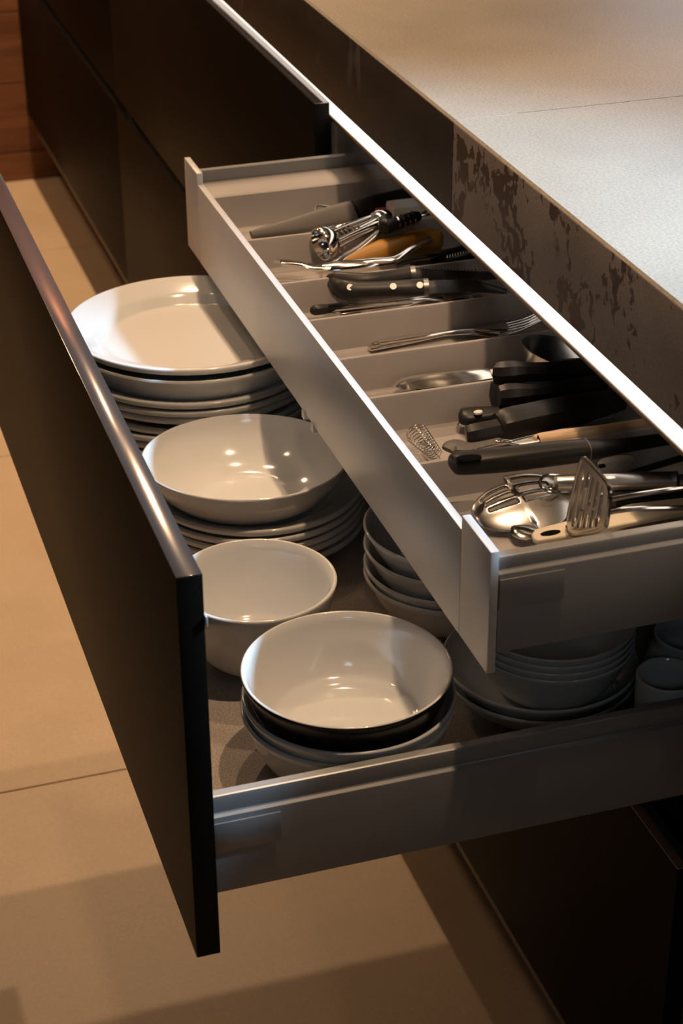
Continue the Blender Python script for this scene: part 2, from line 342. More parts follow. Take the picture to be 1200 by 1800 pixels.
cover(.0001, -.1486, -.0993, -.1931, -.1686, dd, B2)
for u in (-.452, -.424): boxo('clip', 'white', (u-.004, u+.004, -.1580, -.1500, -.2520, -.2440), dd, .0006, B2)
# ------------------------------------------------ cutlery tray
TZ = -.2045
B3 = (-.45,.09,-.2075)
ty = thing('cutlery_tray', 'taupe plastic cutlery tray with long compartments in the upper drawer', 'tray', B3)
boxo('tray_floor', 'tray', (-.845, -.0140, -.1490, .333, -.2075, TZ), ty, .0004, B3)
DIV = (-.7045, -.583, -.4895, -.399, -.316, -.1905)
def divider(x, zt, wt=.0045, wb=.012):
    bm = bmesh.new()
    pr = [(-wb/2-.007, TZ), (-wb/2-.0022, TZ+.0022), (-wb/2, TZ+.008), (-wt/2-.0004, zt-.0022), (-wt/2+.0007, zt-.0004), (wt/2-.0007, zt-.0004), (wt/2+.0004, zt-.0022), (wb/2, TZ+.008), (wb/2+.0022, TZ+.0022), (wb/2+.007, TZ)]
    R = [[bm.verts.new((x+a, y, z)) for a, z in pr] for y in (-.1485, .332)]; k = len(pr)
    for i in range(k): bm.faces.new((R[0][i], R[0][(i+1)%k], R[1][(i+1)%k], R[1][i]))
    bm.faces.new(R[0]); bm.faces.new(R[1][::-1]); return finish(bm, 'divider', 'tray', ty, B3)
for x in DIV: divider(x, -.172)
bm = bmesh.new()     # outer wall with a flat rim on the far side
pr = [(-.8722,-.1665),(-.838,-.1690),(-.834,-.1715),(-.828,TZ+.012),(-.822,TZ+.002),(-.812,TZ),(-.812,TZ-.0015),(-.8235,TZ),(-.8325,TZ+.012),(-.8375,-.1735),(-.8722,-.1690)]
R = [[bm.verts.new((a, y, z)) for a, z in pr] for y in (-.1485, .332)]; k = len(pr)
for i in range(k): bm.faces.new((R[0][i], R[0][(i+1)%k], R[1][(i+1)%k], R[1][i]))
bm.faces.new(R[0]); bm.faces.new(R[1][::-1]); finish(bm, 'tray_rim', 'tray', ty, B3)

# ================================================================== CROCKERY
RT = Vector((0.30483, 0.95239, 0)).normalized()
def crock(name, label, cat_, prof, c, z, m='porc', tilt=0, group=None, sx=1, sy=1, split=None, n=80, rot=0):
    bm = bmesh.new(); lathe(bm, prof, n, sx, sy, split)
    o = finish(bm, name, m, None, (0,0,0), ang=60)
    o.location = (c[0], c[1], z)
    q = Matrix.Rotation(math.radians(tilt), 4, RT) @ Matrix.Rotation(rot, 4, 'Z'); o.rotation_euler = q.to_euler()
    return tag(o, label, cat_, group)
def plate_prof(R, h=.024, t=.0045, well=.66):
    w = well*R
    ins = [(0,t), (w*.6,t), (w,t+.0004), (w+.006,t+.0022), (w+.014,t+.0085), (w+.020,t+.0115), (R*.93,h-.0022), (R-.002,h-.0002)]
    out = [(R-.0003,h-.0008), (R,h-.0022), (R-.0003,h-.0050), (R-.0016,h-.0068), (R-.005,h-.0082), (w+.020,t+.0040), (w+.011,t+.0005), (w+.003,.0008), (w-.002,0), (w-.006,0), (w-.008,.0015), (0,.0015)]
    return cat(ins,3)+out
def coupe_prof(R, h, t=.004, flat=.55):
    ins = [(0,t), (R*flat*.7,t), (R*flat,t+.001), (R*(flat+.2),t+h*.22), (R*.9,h*.70), (R-.0015,h-.0002)]
    out = [(R-.0002,h-.0007), (R,h-.0018), (R-.0006,h-.0034)]
    o2 = [(R*.93,h*.62), (R*(flat+.24),h*.16), (R*flat,.0006), (R*flat-.004,0), (R*flat-.008,.0012), (0,.0012)]
    return cat(ins,5)+cat(out+o2,4)
def bowl_prof(R, h, rb=.038, t=.0040, foot=.004, pw=.55):
    # hemispherical kind: wall rises steeply to the rim
    O = []
    for i in range(15):
        f = (i/14)**2; O.append((rb+(R-rb)*f**pw, foot+(h-foot)*f))
    I = [(max(r-t,0), z+(t*.9 if i < 5 else t*.4*(14-i)/14)) for i, (r, z) in enumerate(O)]
    ins = [(0, foot+t)] + [(I[0][0]*.6, foot+t)] + I[:-1] + [(R-t*.75, h-.0005)]
    rim = [(R-t*.45, h), (R-t*.1, h-.0006), (R, h-.0020)]
    out = O[::-1][1:] + [(rb-.001, .0008), (rb-.0022, 0), (rb-.005, 0), (rb-.0062, .002), (0, .002)]
    return ins+rim+out, len(ins)+1
# A: stack of large dinner plates
cA = (-.714, -.1956)
ords = ['top one', 'second from the top', 'third from the top', 'fourth from the top', 'fifth from the top', 'sixth from the top', 'seventh from the top', 'eighth from the top', 'ninth from the top', 'bottom one']
zA = [-.255, -.2640, -.288, -.2975, -.3065, -.320, -.329, -.338, -.3475, -.357]
rA = [.1305, .1305, .1315, .132, .1315, .130, .131, .1305, .131, .131]
for i, (z, r) in enumerate(zip(zA, rA)):
    h = .024
    if i == 1:
        crock('soup_plate', 'deep white soup plate directly under the topmost dinner plate', 'plate', coupe_prof(.1315, .036, .005, .62), (cA[0]-.001, cA[1]-.001), z-.036); continue
    crock('dinner_plate', 'large white dinner plate in the tall far stack, ' + ords[i], 'plate', plate_prof(r, h), (cA[0]-.0015*i*.6+random.uniform(-.0015,.0015), cA[1]+random.uniform(-.002,.002)), z-h, tilt=-1.4 if i == 0 else 0, group='white dinner plates in the far stack')
# B: side plates under a wide shallow bowl
cB = (-.489, -.1945)
for i, z in enumerate((-.3245, -.3335, -.3425, -.3515, -.3605)):
    h = .0225
    crock('side_plate', 'white plate under the wide shallow bowl, ' + ['top one of its stack', 'second of its stack', 'third of its stack', 'fourth of its stack', 'lowest of its stack'][i], 'plate', plate_prof(.1045, h, well=.62), (cB[0]+random.uniform(-.0012,.0012), cB[1]+random.uniform(-.0015,.0015)), z-h, group='white plates under the shallow bowl')
crock('shallow_bowl', 'wide shallow white bowl resting on the middle stack of plates', 'bowl', coupe_prof(1.0*.0925, .0455, .0042, .50), (-.4705,-.2085), -.2900-.0455, sx=.953, sy=1.048, rot=math.atan2(RT.y, RT.x)+math.pi/2)
# C: deep white bowl
p, s = bowl_prof(.0690, .080, .034, .0042, .006, .40)
crock('deep_bowl', 'deep white bowl standing alone beside the black drawer front', 'bowl', p, (-.2735,-.2543), FL)
# D: front stack
p, s = bowl_prof(.0828, .060, .042, .0034, .004, .38)
cD = (-.1040, -.2280)
crock('cereal_bowl', 'white bowl at the bottom of the front stack', 'bowl', p, cD, FL+.0002, group='white bowls in the front stack')
crock('cereal_bowl', 'white bowl directly under the black-outside bowl', 'bowl', p, (cD[0]+.001,cD[1]+.001), FL+.0118, group='white bowls in the front stack')
p2, s2 = bowl_prof(.0818, .060, .042, .0034, .004, .38)
crock('black_outside_bowl', 'bowl glazed black outside and white inside, topmost of the front stack', 'bowl', p2, cD, FL+.0330, m=['porc','porcedge'], split=s2)
# E: bowls half hidden behind the inner drawer front
cE = (-.284, -.0775)
p3, s3 = bowl_prof(.0740, .052, .034, .0034, .004, .50)
for i, z in enumerate((-.285, -.304, -.322, -.331)):
    crock('small_bowl', 'white bowl in the shaded stack behind the deep bowl, ' + ['topmost', 'second from the top', 'third from the top', 'lowest'][i], 'bowl', p3, cE, z-.052, group='bowls in the shaded middle stack')
# F: deep plates with four nested bowls
cF = (-.1490, -.0465)
for i, z in enumerate((-.345, -.3555)):
    crock('deep_plate', ['wide shallow dish carrying the four nested bowls', 'wide shallow dish lowest under the nested bowls'][i], 'dish', coupe_prof(.0806, .0265, .0040, .55), cF, z-.0265, group='wide dishes under the nested bowls')
p4, s4 = bowl_prof(.0676, .052, .034, .0024, .003, .52)
for i, z in enumerate((-.299, -.3055, -.3120, -.3185)):
    crock('nested_bowl', 'thin bowl of the tight nest under the grey drawer side, ' + ['topmost', 'second from the top', 'third from the top', 'lowest'][i], 'bowl', p4, (-.1365, -.0430), z-.052, group='nested bowls on the wide dishes')
# G, H
pg, sg = bowl_prof(.0245, .075, .021, .0028, .002, .30)
crock('small_cup', 'small straight white cup standing by the drawer side', 'cup', pg, (-.0420,.0132), -.308-.075, n=48)
ph = [(0,.006),(.020,.007),(.030,.020),(.033,.035),(.029,.050),(.0265,.058),(.0270,.066),(.0290,.0675),(.0300,.066),(.0290,.058),(.0325,.050),(.0362,.036),(.033,.018),(.024,.002),(.020,0),(0,0)]
crock('sugar_pot', 'round-bellied pot with open rim behind the small cup', 'pot', cat(ph,3), (-.1010,.0640), FL, n=56)
# curled wire added to imitate a squiggly glint on the bowls
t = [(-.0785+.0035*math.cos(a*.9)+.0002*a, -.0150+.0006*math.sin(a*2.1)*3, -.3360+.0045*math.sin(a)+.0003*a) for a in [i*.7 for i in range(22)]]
o = wire('glint_wire', 'steel', t, .0011, base=t[0], n=6, k=3); tag(o, 'tiny curled silver wire imitating a glint on the nested bowls', 'glint')

# ================================================================== UTENSILS in the tray
def cutl(name, label, c, base, group=None): return thing(name, label, c, base, group)
def knife_handle(name, m, pts, w, h, par, B, **kw): return bar(name, m, pts, [(w*.82,h*.82)]+[(w,h)]*(len(pts)-2)+[(w*.9,h*.85)], par, B, p=3.2, **kw)
def disc(name, m, c, nrm, r, t, par, B, n=16):
    c = Vector(c); nrm = Vector(nrm).normalized()
    bm = bmesh.new(); sweep(bm, [c-nrm*t/2, c+nrm*t/2], (2*r, 2*r), n=n, k=1, up=(.1,.2,1)); return finish(bm, name, m, par, B)
CAMD = Vector((0.8346, -0.2640, 0.4834))     # a direction roughly towards the upper front of the room
def blade(name, m, path, widths, th, par, B, up=(0,0,1), roll=0, k=3):
    return bar(name, m, path, [(w, th) for w in widths], par, B, up=up, roll=roll, n=12, p=1.3, k=k)
# ---- first compartment: knife in a grey blade guard, white and red box
B = (-0.8110,-0.0441,-0.2045)
t = cutl('sheathed_knife', 'knife in a dark grey plastic blade guard in the first compartment', 'knife', B)
bar('blade_guard', 'sheath', [(-0.7813,-0.1148,-0.1970), (-0.7840,-0.0961,-0.1964), (-0.7866,-0.0576,-0.1943), (-0.7921,-0.0179,-0.1920), (-0.7949,0.0035,-0.1910)], [(.009,.005),(.013,.007),(.021,.009),(.027,.010),(.0285,.011)], t, B, roll=.75, p=2.6)
bar('collar', 'steel', [(-0.7957,0.0012,-0.1910), (-0.7968,0.0061,-0.1910)], (.0275,.012), t, B, roll=.75, p=2.6, k=1)
blade('heel', 'steeld', [(-0.8061,-0.0370,-0.1882), (-0.8162,-0.0307,-0.1860), (-0.8097,-0.0186,-0.1871)], [.0012,.0022,.0030], .0016, t, B, roll=.75)
bar('handle', 'black', [(-0.7981,0.0052,-0.1910), (-0.8045,0.0312,-0.1898), (-0.8110,0.0595,-0.1888), (-0.8228,0.0933,-0.1882)], [(.022,.013),(.025,.016),(.024,.016),(.022,.015)], t, B, roll=.6, p=2.8)
B = (-0.8149,0.0709,-0.2045)
t = cutl('plastic_grater_box', 'white plastic box with a red end in the far compartment', 'box', B)
p0 = Vector((-0.7788,0.0380,-0.1882))
boxo('box', 'white', (p0.x-.014, p0.x+.013, p0.y, p0.y+.085, -.213, -.180), t, .003, B)
boxo('red_end', 'red', (p0.x-.013, p0.x+.011, p0.y-.013, p0.y-.0004, -.214, -.186), t, .003, B)
# ---- second compartment: wing corkscrew, mustard-handled peeler, garlic press, blue strip
B = (-0.7389,-0.0161,-0.2045)
t = cutl('wing_corkscrew', 'chrome wing corkscrew with a black ridged top handle', 'corkscrew', B)
e0, e1 = Vector((-0.6852,-0.0595,-0.1760)), Vector((-0.7051,0.0026,-0.1660))          # bell centre, gear hub
ax = (e1-e0).normalized()
bm = bmesh.new()
prof = [(.0155,-.010),(.0170,-.010),(.0178,-.008),(.0165,-.001),(.0120,.006),(.0080,.009),(.0062,.0095),(.0060,.0070),(.0098,.004),(.0140,-.003),(.0152,-.008),(.0155,-.010)]
lathe(bm, prof, 40)
bmesh.ops.transform(bm, matrix=Matrix.Translation(e0) @ ax.to_track_quat('Z','Y').to_matrix().to_4x4(), verts=bm.verts[:])
finish(bm, 'bell', 'steel', t, B)
sd = ax.cross(Vector((0,0,1))).normalized(); u = sd.cross(ax)
for s in (-1, 1): bar('frame_bar', 'steel', [e0+ax*.006+sd*s*.0105+u*.002, e0.lerp(e1,.5)+sd*s*.0095+u*.002, e1+sd*s*.0085], [(.0040,.0055)]*3, t, B, p=2.6)
bar('frame_bar', 'steel', [e0+ax*.006-u*.0105, e1-u*.008], (.0045,.0035), t, B, k=1)
bar('hub', 'steel', [e1-ax*.004, e1+ax*.004, e1+ax*.010], [(.023,.013),(.024,.015),(.017,.012)], t, B, p=2.6)
bar('rack_rod', 'steel', [e0.lerp(e1,.45), e1+ax*.012], (.0062,.0062), t, B, k=1)
hl = [e0.lerp(e1, .02+.55*i/48) + (sd*math.cos(i*.95)+u*math.sin(i*.95))*.0038 for i in range(49)]
wire('worm', 'steeld', hl, .0021, t, B, n=6, k=2)
for i in range(5): bar('gear_tooth', 'steel', [e1+ax*(.004+.0045*i)+sd*.012-u*(.004+.001*i), e1+ax*(.004+.0045*i)+sd*.0165-u*(.006+.001*i)], (.0022,.004), t, B, k=1)
bar('lever_arm', 'steel', [e1+sd*.011-u*.003, Vector((-0.6725,-0.0255,-0.1780)), Vector((-0.6608,-0.0505,-0.1840)), Vector((-0.6507,-0.0627,-0.1860))], [(.0085,.0038),(.0075,.0034),(.0085,.0030),(.0125,.0024)], t, B, p=2.6)
bar('lever_arm', 'steel', [e1-sd*.011-u*.003, Vector((-0.7564,-0.0197,-0.1882)), Vector((-0.7530,-0.0490,-0.1904)), Vector((-0.7466,-0.0615,-0.1910)), Vector((-0.7392,-0.0718,-0.1915))], [(.0085,.0038),(.0075,.0034),(.0085,.0030),(.0125,.0024),(.0070,.0022)], t, B, p=2.6)
h1, h2 = Vector((-0.6814,0.0006,-0.1660)), Vector((-0.6846,0.0385,-0.1600))
bar('handle', 'black', [e1+ax*.008, h1, h1.lerp(h2,.3), h1.lerp(h2,.8), h2], [(.011,.011),(.016,.016),(.0125,.0125),(.0130,.0130),(.0085,.0085)], t, B)
hd = (h2-h1).normalized()
for i in range(4): bar('ring', 'steel', [h1.lerp(h2,.34+.15*i)-hd*.0008, h1.lerp(h2,.34+.15*i)+hd*.0008], (.0142,.0142), t, B, k=1)
wire('opener_loop', 'steel', [h2-hd*.002, h2+hd*.010+sd*.004, h2+hd*.024+sd*.0045, h2+hd*.030, h2+hd*.024-sd*.0045, h2+hd*.010-sd*.004, h2-hd*.001], .0026, t, B)
B = (-0.6979,0.0139,-0.2045)
t = cutl('mustard_handled_tool', 'kitchen tool with a thick mustard yellow handle under the corkscrew', 'tool', B)
bar('handle', 'mustard', [(-0.6592,-0.0540,-0.1903), (-0.6673,-0.0272,-0.1893), (-0.6748,0.0058,-0.1882), (-0.6777,0.0377,-0.1870), (-0.6767,0.0559,-0.1870), (-0.6752,0.0603,-0.1870)], [(.016,.013),(.022,.020),(.026,.024),(.029,.026),(.026,.024),(.012,.010)], t, B, p=2.4)
bar('hanging_slot', 'dark', [(-0.6776,0.0344,-0.1810), (-0.6783,0.0514,-0.1790)], (.009,.004), t, B, k=1)
bar('shaft', 'steelb', [(-0.6530,-0.0799,-0.1920), (-0.6600,-0.0514,-0.1903)], (.010,.003), t, B, k=1)
B = (-0.6698,-0.0507,-0.2045)
t = cutl('garlic_press', 'polished steel garlic press with a curved lever below the corkscrew', 'garlic press', B)
bar('upper_lever', 'steel', [(-0.6676,-0.1193,-0.1840), (-0.6694,-0.1135,-0.1860), (-0.6598,-0.0956,-0.1871), (-0.6468,-0.0817,-0.1882), (-0.6442,-0.0588,-0.1865), (-0.6393,-0.0305,-0.1840), (-0.6336,-0.0055,-0.1820), (-0.6425,0.0175,-0.1760), (-0.6448,0.0359,-0.1700)], [(.009,.003),(.013,.005),(.0115,.005),(.011,.005),(.012,.005),(.011,.005),(.010,.005),(.009,.004),(.011,.004)], t, B, p=2.6)
bar('press_chamber', 'steel', [(-0.6488,-0.0776,-0.1937), (-0.6443,-0.0588,-0.1932), (-0.6410,-0.0299,-0.1920), (-0.6427,-0.0052,-0.1915)], [(.016,.017),(.020,.021),(.020,.020),(.016,.015)], t, B, p=2.8)
bar('lower_lever', 'steelb', [(-0.6425,-0.0053,-0.1920), (-0.6490,0.0152,-0.1915), (-0.6504,0.0463,-0.1910), (-0.6631,0.0883,-0.1910)], [(.012,.008),(.012,.007),(.012,.007),(.012,.007)], t, B, p=2.6)
B = (-0.6595,-0.0298,-0.2045)
t = cutl('blue_peeler', 'flat blue plastic strip lying along the second compartment', 'peeler', B)
bar('handle', 'blue', [(-0.6472,-0.0603,-0.2014), (-0.6524,-0.0322,-0.2009), (-0.6549,-0.0010,-0.2009)], [(.010,.004),(.016,.005),(.014,.005)], t, B, p=3)
bar('tip', 'greyp', [(-0.6549,-0.0010,-0.2009), (-0.6590,0.0164,-0.2003)], (.012,.004), t, B, p=3, k=1)
# ---- third compartment
def riveted(label, P, w, roll, bl, teeth, rv, zoff=0):
    B = tuple(Vector(P[1])+Vector((0,0,-.03))); B = (B[0],B[1],-.2045)
    t = cutl('serrated_knife', label, 'knife', B)
    bar('handle', 'black', P, [(w*.55,.008),(w*1.08,.0125),(w*.92,.012),(w*.90,.012),(w*.98,.012),(w*.95,.011)][:len(P)], t, B, roll=roll, p=2.8)
    d = (Vector(P[-1])-Vector(P[1])).normalized(); sd = d.cross(Vector((0,0,1))).normalized(); u = Matrix.Rotation(roll,3,d) @ sd.cross(d)
    Q = [Vector(x) for x in cat(P[1:], 12)]
    for f in rv: disc('rivet', 'rivet', Q[int(f*(len(Q)-1))]+u*.0063, u, .0032, .0016, t, B)
    bar('bolster', 'steeld', [Vector(P[-1])-d*.0006, Vector(P[-1])+d*.004], (w*.96,.0125), t, B, roll=roll, p=2.8, k=1)
    bd = blade('blade', 'darkblade', bl, [w*.80,w*.82,w*.7,w*.3], .0018, t, B, roll=roll)
    bm = bmesh.new()
    for i in range(teeth):
        q = [Vector(x) for x in cat(bl, 10)]; c = q[min(int(1+i*(len(q)-4)/teeth), len(q)-2)]; dd = (q[min(int(1+i*(len(q)-4)/teeth)+1,len(q)-1)]-c).normalized(); s2 = Matrix.Rotation(roll,3,dd) @ dd.cross(Vector((0,0,1))).normalized()
        sgn = -1 if s2.z < 0 else 1
        e = c + s2*sgn*w*.36
        sweep(bm, [e, e+s2*sgn*w*.09], [(.0016,.0016),(.0005,.0005)], n=5, k=1, up=(.3,.1,1))
    return finish(bm, 'teeth', 'steel', t, B)
riveted('riveted black-handled serrated knife lying farther back in the third compartment', [(-0.5891,-0.0896,-0.1760), (-0.5812,-0.0846,-0.1760), (-0.5701,-0.0594,-0.1750), (-0.5696,-0.0307,-0.1750), (-0.5700,-0.0119,-0.1740)], .017, .85, [(-0.5700,-0.0119,-0.1740), (-0.5584,0.0120,-0.1750), (-0.5502,0.0441,-0.1760), (-0.5456,0.0838,-0.1770)], 26, ())
riveted('riveted black-handled serrated knife on top in the third compartment', [(-0.5654,-0.0930,-0.1700), (-0.5447,-0.0894,-0.1700), (-0.5368,-0.0705,-0.1700), (-0.5309,-0.0441,-0.1700), (-0.5271,-0.0283,-0.1700), (-0.5255,-0.0146,-0.1700)], .0175, .80, [(-0.5255,-0.0146,-0.1700), (-0.5227,0.0102,-0.1710), (-0.5150,0.0362,-0.1720), (-0.4991,0.0589,-0.1740)], 30, (.12,.50,.90))
t = cutl('bread_knife', 'dark serrated blade far back in the third compartment', 'knife', (-0.6593,0.0685,-0.2045)); B = (-0.6593,0.0685,-0.2045)
blade('blade', 'steeld', [(-0.6083,0.0246,-0.1860), (-0.6136,0.0507,-0.1840), (-0.6262,0.0861,-0.1840)], [.018,.020,.020], .0018, t, B, roll=.9)
bm = bmesh.new()
for i in range(14):
    a = Vector((-0.6090,0.0404,-0.1780)).lerp(Vector((-0.6221,0.0843,-0.1780)), i/14); sweep(bm, [a, a+Vector((0,0,.003))], [(.002,.002),(.0006,.0006)], n=5, k=1, up=(1,.2,.1))
finish(bm, 'teeth', 'steel', t, B)
def tableknife(label, P, w, m='steel', name='table_knife', c='knife', group=None):
    B = (P[1][0], P[1][1], -.2045); t = cutl(name, label, c, B, group)
    return t, B
for i, (a, b, w, lb) in enumerate((((-0.5584,-0.1080,-0.1945), (-0.5532,-0.0042,-0.1945), .009, 'steel cutlery handle with square end under the riveted knife'), ((-0.5715,-0.0752,-0.1976), (-0.5642,0.0134,-0.1970), .011, 'bright steel knife handle just under the black riveted handle'), ((-0.5560,-0.0882,-0.1997), (-0.5567,0.0118,-0.1992), .012, 'broad shiny steel spoon handle lying along the third divider'))):
    B = (a[0], a[1], -.2045); t = cutl(['fork','table_knife','spoon'][i], lb, ['fork','knife','spoon'][i], B)
    A_, B_ = Vector(a), Vector(b); L = B_+(B_-A_)*.35
    bar('handle', 'steel', [A_, A_.lerp(B_,.12), A_.lerp(B_,.5), B_], [(w*.8,.0045),(w,.005),(w*.75,.0042),(w*.45,.0034)], t, B, p=2.6)
    if i == 2: bar('spoon_bowl', 'steel', [B_, B_.lerp(L,.35), B_.lerp(L,.8), L], [(.005,.003),(.030,.006),(.038,.007),(.012,.003)], t, B)
    elif i == 1: blade('blade', 'steel', [B_, B_.lerp(L,.3), B_.lerp(L,1.2), B_.lerp(L,1.6)], [.006,.016,.018,.006], .0016, t, B)
    else:
        blade('neck', 'steel', [B_, B_.lerp(L,.5)], [.004,.018], .003, t, B, k=1)
        for j in range(4): bar('tine', 'steel', [B_.lerp(L,.5)+Vector((.0065-.0043*j,0,0)), B_.lerp(L,1.4)+Vector((.0065-.0043*j,0,.004))], [(.0024,.002),(.0012,.0012)], t, B, k=1)
B = (-0.5813,-0.1062,-0.2045); t = cutl('black_handled_spreader', 'small dark butt of a handle beside the square steel end', 'spreader', B)
bar('handle', 'black', [(-0.5597,-0.1155,-0.1940), (-0.5574,-0.1117,-0.1930), (-0.5572,-0.0981,-0.1930), (-0.5596,-0.0802,-0.1940)], [(.008,.007),(.011,.010),(.009,.009),(.008,.008)], t, B)
# ---- fourth compartment: forks
for i, (A_, M_, E_) in enumerate((((-0.4763,-0.0822,-0.2014), (-0.4828,-0.0069,-0.2014), (-0.4702,0.0356,-0.1992)), ((-0.4774,-0.0808,-0.1992), (-0.4815,-0.0063,-0.1992), (-0.4701,0.0366,-0.1970)), ((-0.4726,-0.0868,-0.2009), (-0.4805,-0.0112,-0.2009), (-0.4670,0.0308,-0.1986)), ((-0.4752,-0.0776,-0.1970), (-0.4778,-0.0038,-0.1970), (-0.4672,0.0394,-0.1948)))):
    A_, M_, E_ = Vector(A_), Vector(M_), Vector(E_)
    B = (A_.x, A_.y, -.2045)
    t = cutl('fork', ['table fork lowest in the little pile of forks', 'table fork second in the little pile of forks', 'table fork nearest the divider in the pile of forks', 'table fork on top of the little pile of forks'][i], 'fork', B, 'forks in the fourth compartment')
    bar('handle', 'steel', [A_, A_.lerp(M_,.15), A_.lerp(M_,.6), M_, M_.lerp(E_,.6)], [(.0088,.0030),(.0090,.0034),(.0084,.0030),(.0056,.0028),(.0046,.0026)], t, B, p=2.6)
    d = (E_-M_).normalized(); s = d.cross(Vector((0,0,1))).normalized(); n0 = M_.lerp(E_,.6)
    bar('head', 'steel', [n0-d*.002, n0+d*.012, n0+d*.026], [(.005,.0026),(.016,.0024),(.021,.0020)], t, B, p=2.6)
    for j in range(4):
        q = n0+d*.024+s*(.0082-.00547*j); bar('tine', 'steel', [q, q+d*.022+Vector((0,0,.0045)), q+d*.046+Vector((0,0,.016))], [(.0030,.0018),(.0026,.0017),(.0012,.0011)], t, B)
# ---- fifth compartment: table knives, ladle
for i, (P, lb) in enumerate((([(-0.3733,-0.0948,-0.1953), (-0.3791,-0.0826,-0.1953), (-0.3774,-0.0437,-0.1953), (-0.3759,-0.0054,-0.1953), (-0.3743,0.0146,-0.1953)], 'table knife with its rounded blade towards the drawer front, in the fifth compartment'), ([(-0.3762,-0.0773,-0.1992), (-0.3782,-0.0648,-0.1992), (-0.3753,-0.0337,-0.1992), (-0.3727,-0.0033,-0.1992), (-0.3712,0.0163,-0.1992)], 'second table knife, nearer the divider, under the first blade'))):
    B = (P[2][0], P[2][1], -.2045); t = cutl('table_knife', lb, 'knife', B, 'table knives in the fifth compartment')
    blade('blade', 'steel', P[:4], [.007,.0165,.018,.013], .0018, t, B, roll=.35)
    a = Vector(P[4]); d = (a-Vector(P[3])).normalized()
    bar('handle', 'steelb', [P[3], a, a+d*.045, a+d*.075], [(.010,.004),(.012,.006),(.015,.006),(.013,.005)], t, B, roll=.35, p=2.6)
B = (-0.3926,0.0698,-0.2045)
t = cutl('soup_ladle', 'large dark steel ladle bowl far back in the shaded fifth compartment', 'ladle', B)
bm = bmesh.new(); lathe(bm, [(0,-.022),(.016,-.020),(.030,-.011),(.037,.001),(.0395,.008),(.0385,.0085),(.0360,.002),(.029,-.0095),(.0155,-.0185),(0,-.0205)], 56)
bmesh.ops.transform(bm, matrix=Matrix.Translation((-0.3557,0.0543,-0.1830)) @ Matrix.Rotation(-.25,4,'X'), verts=bm.verts[:]); finish(bm, 'bowl', 'steelb', t, B)
a = Vector((-0.3432,0.0659,-0.1760)); bar('handle', 'steelb', [a, a+Vector((0,.03,.006)), a+Vector((-.004,.10,.004)), a+Vector((-.006,.18,.002))], [(.008,.004),(.010,.004),(.012,.004),(.014,.004)], t, B)
# ---- black-handled knives in the sixth compartment
def faceted(name, label, c, P, secs, roll=0, blade_w=.02, zb=None):
    B = (P[1][0], P[1][1], -.2045); t = cutl(name, label, c, B)
    bar('handle', 'black', P, secs, t, B, n=8, p=2.2, k=2, roll=roll)
    a = Vector(P[-1]); d = (a-Vector(P[-2])).normalized()
    blade('blade', 'steeld', [a-d*.002, a+d*.03, a+d*.10, a+d*.14], [blade_w*.7,blade_w,blade_w*.8,.003], .002, t, B)
    return t, B
faceted('steak_knife', 'black faceted handle lying over the fifth divider, uppermost', 'knife', [(-0.3144,-0.0251,-0.1660), (-0.3104,-0.0200,-0.1650), (-0.3096,-0.0104,-0.1650), (-0.3108,0.0033,-0.1670), (-0.3096,0.0347,-0.1700), (-0.3147,0.0692,-0.1740)], [(.019,.019),(.0215,.0215),(.0205,.0205),(.0165,.0165),(.0175,.017),(.018,.017)], .2)
faceted('steak_knife', 'second black faceted handle, directly below the uppermost one', 'knife', [(-0.2944,-0.0311,-0.1770), (-0.2936,-0.0252,-0.1770), (-0.2923,-0.0143,-0.1770), (-0.2925,-0.0012,-0.1780), (-0.2938,0.0336,-0.1795), (-0.2973,0.0671,-0.1812)], [(.017,.017),(.020,.020),(.019,.019),(.015,.015),(.017,.016),(.017,.016)], .2)
B = (-0.3174,-0.0399,-0.2045)
t = cutl('riveted_paring_knife', 'black round-ended knife handle with one bright rivet', 'knife', B)
P = [(-0.2968,-0.0653,-0.1937), (-0.2956,-0.0616,-0.1932), (-0.2930,-0.0472,-0.1926), (-0.2898,-0.0278,-0.1920), (-0.2896,0.0113,-0.1920), (-0.2918,0.0441,-0.1926)]
bar('handle', 'black', P, [(.012,.008),(.0235,.013),(.0225,.013),(.018,.012),(.019,.012),(.018,.012)], t, B, p=2.4)
disc('rivet', 'rivet', Vector((-0.2858,-0.0528,-0.1852)), (-.1,-.1,1), .0038, .0016, t, B)
bar('tang_edge', 'steelb', [(-0.2896,-0.0675,-0.1959), (-0.2840,-0.0609,-0.1959), (-0.2811,-0.0389,-0.1953)], (.003,.003), t, B)
a = Vector(P[-1]); blade('blade', 'steeld', [a, a+Vector((-.01,.04,0)), a+Vector((-.02,.12,0))], [.016,.018,.004], .0018, t, B)
B = (-0.2907,-0.0295,-0.2045)
t = cutl('vegetable_peeler', 'chunky black sculpted handle with a stepped grip in the sixth compartment', 'peeler', B)
bar('butt', 'black', [(-0.2537,-0.0758,-0.1893), (-0.2531,-0.0705,-0.1888), (-0.2544,-0.0549,-0.1882), (-0.2548,-0.0426,-0.1877)], [(.017,.018),(.0195,.021),(.0190,.020),(.0185,.020)], t, B, n=8, p=2.3, k=2, roll=.3)
bar('grip', 'black', [(-0.2572,-0.0467,-0.1871), (-0.2576,-0.0384,-0.1865), (-0.2594,-0.0198,-0.1860), (-0.2623,0.0020,-0.1860), (-0.2676,0.0381,-0.1860), (-0.2748,0.0732,-0.1871)], [(.024,.024),(.029,.0285),(.0285,.028),(.0285,.027),(.026,.024),(.020,.018)], t, B, n=10, p=2.3, k=3, roll=.3)
bar('head', 'steeld', [(-0.2740,0.0718,-0.1871), (-0.2754,0.0895,-0.1877), (-0.2696,0.1029,-0.1882)], [(.012,.006),(.020,.006),(.006,.004)], t, B)
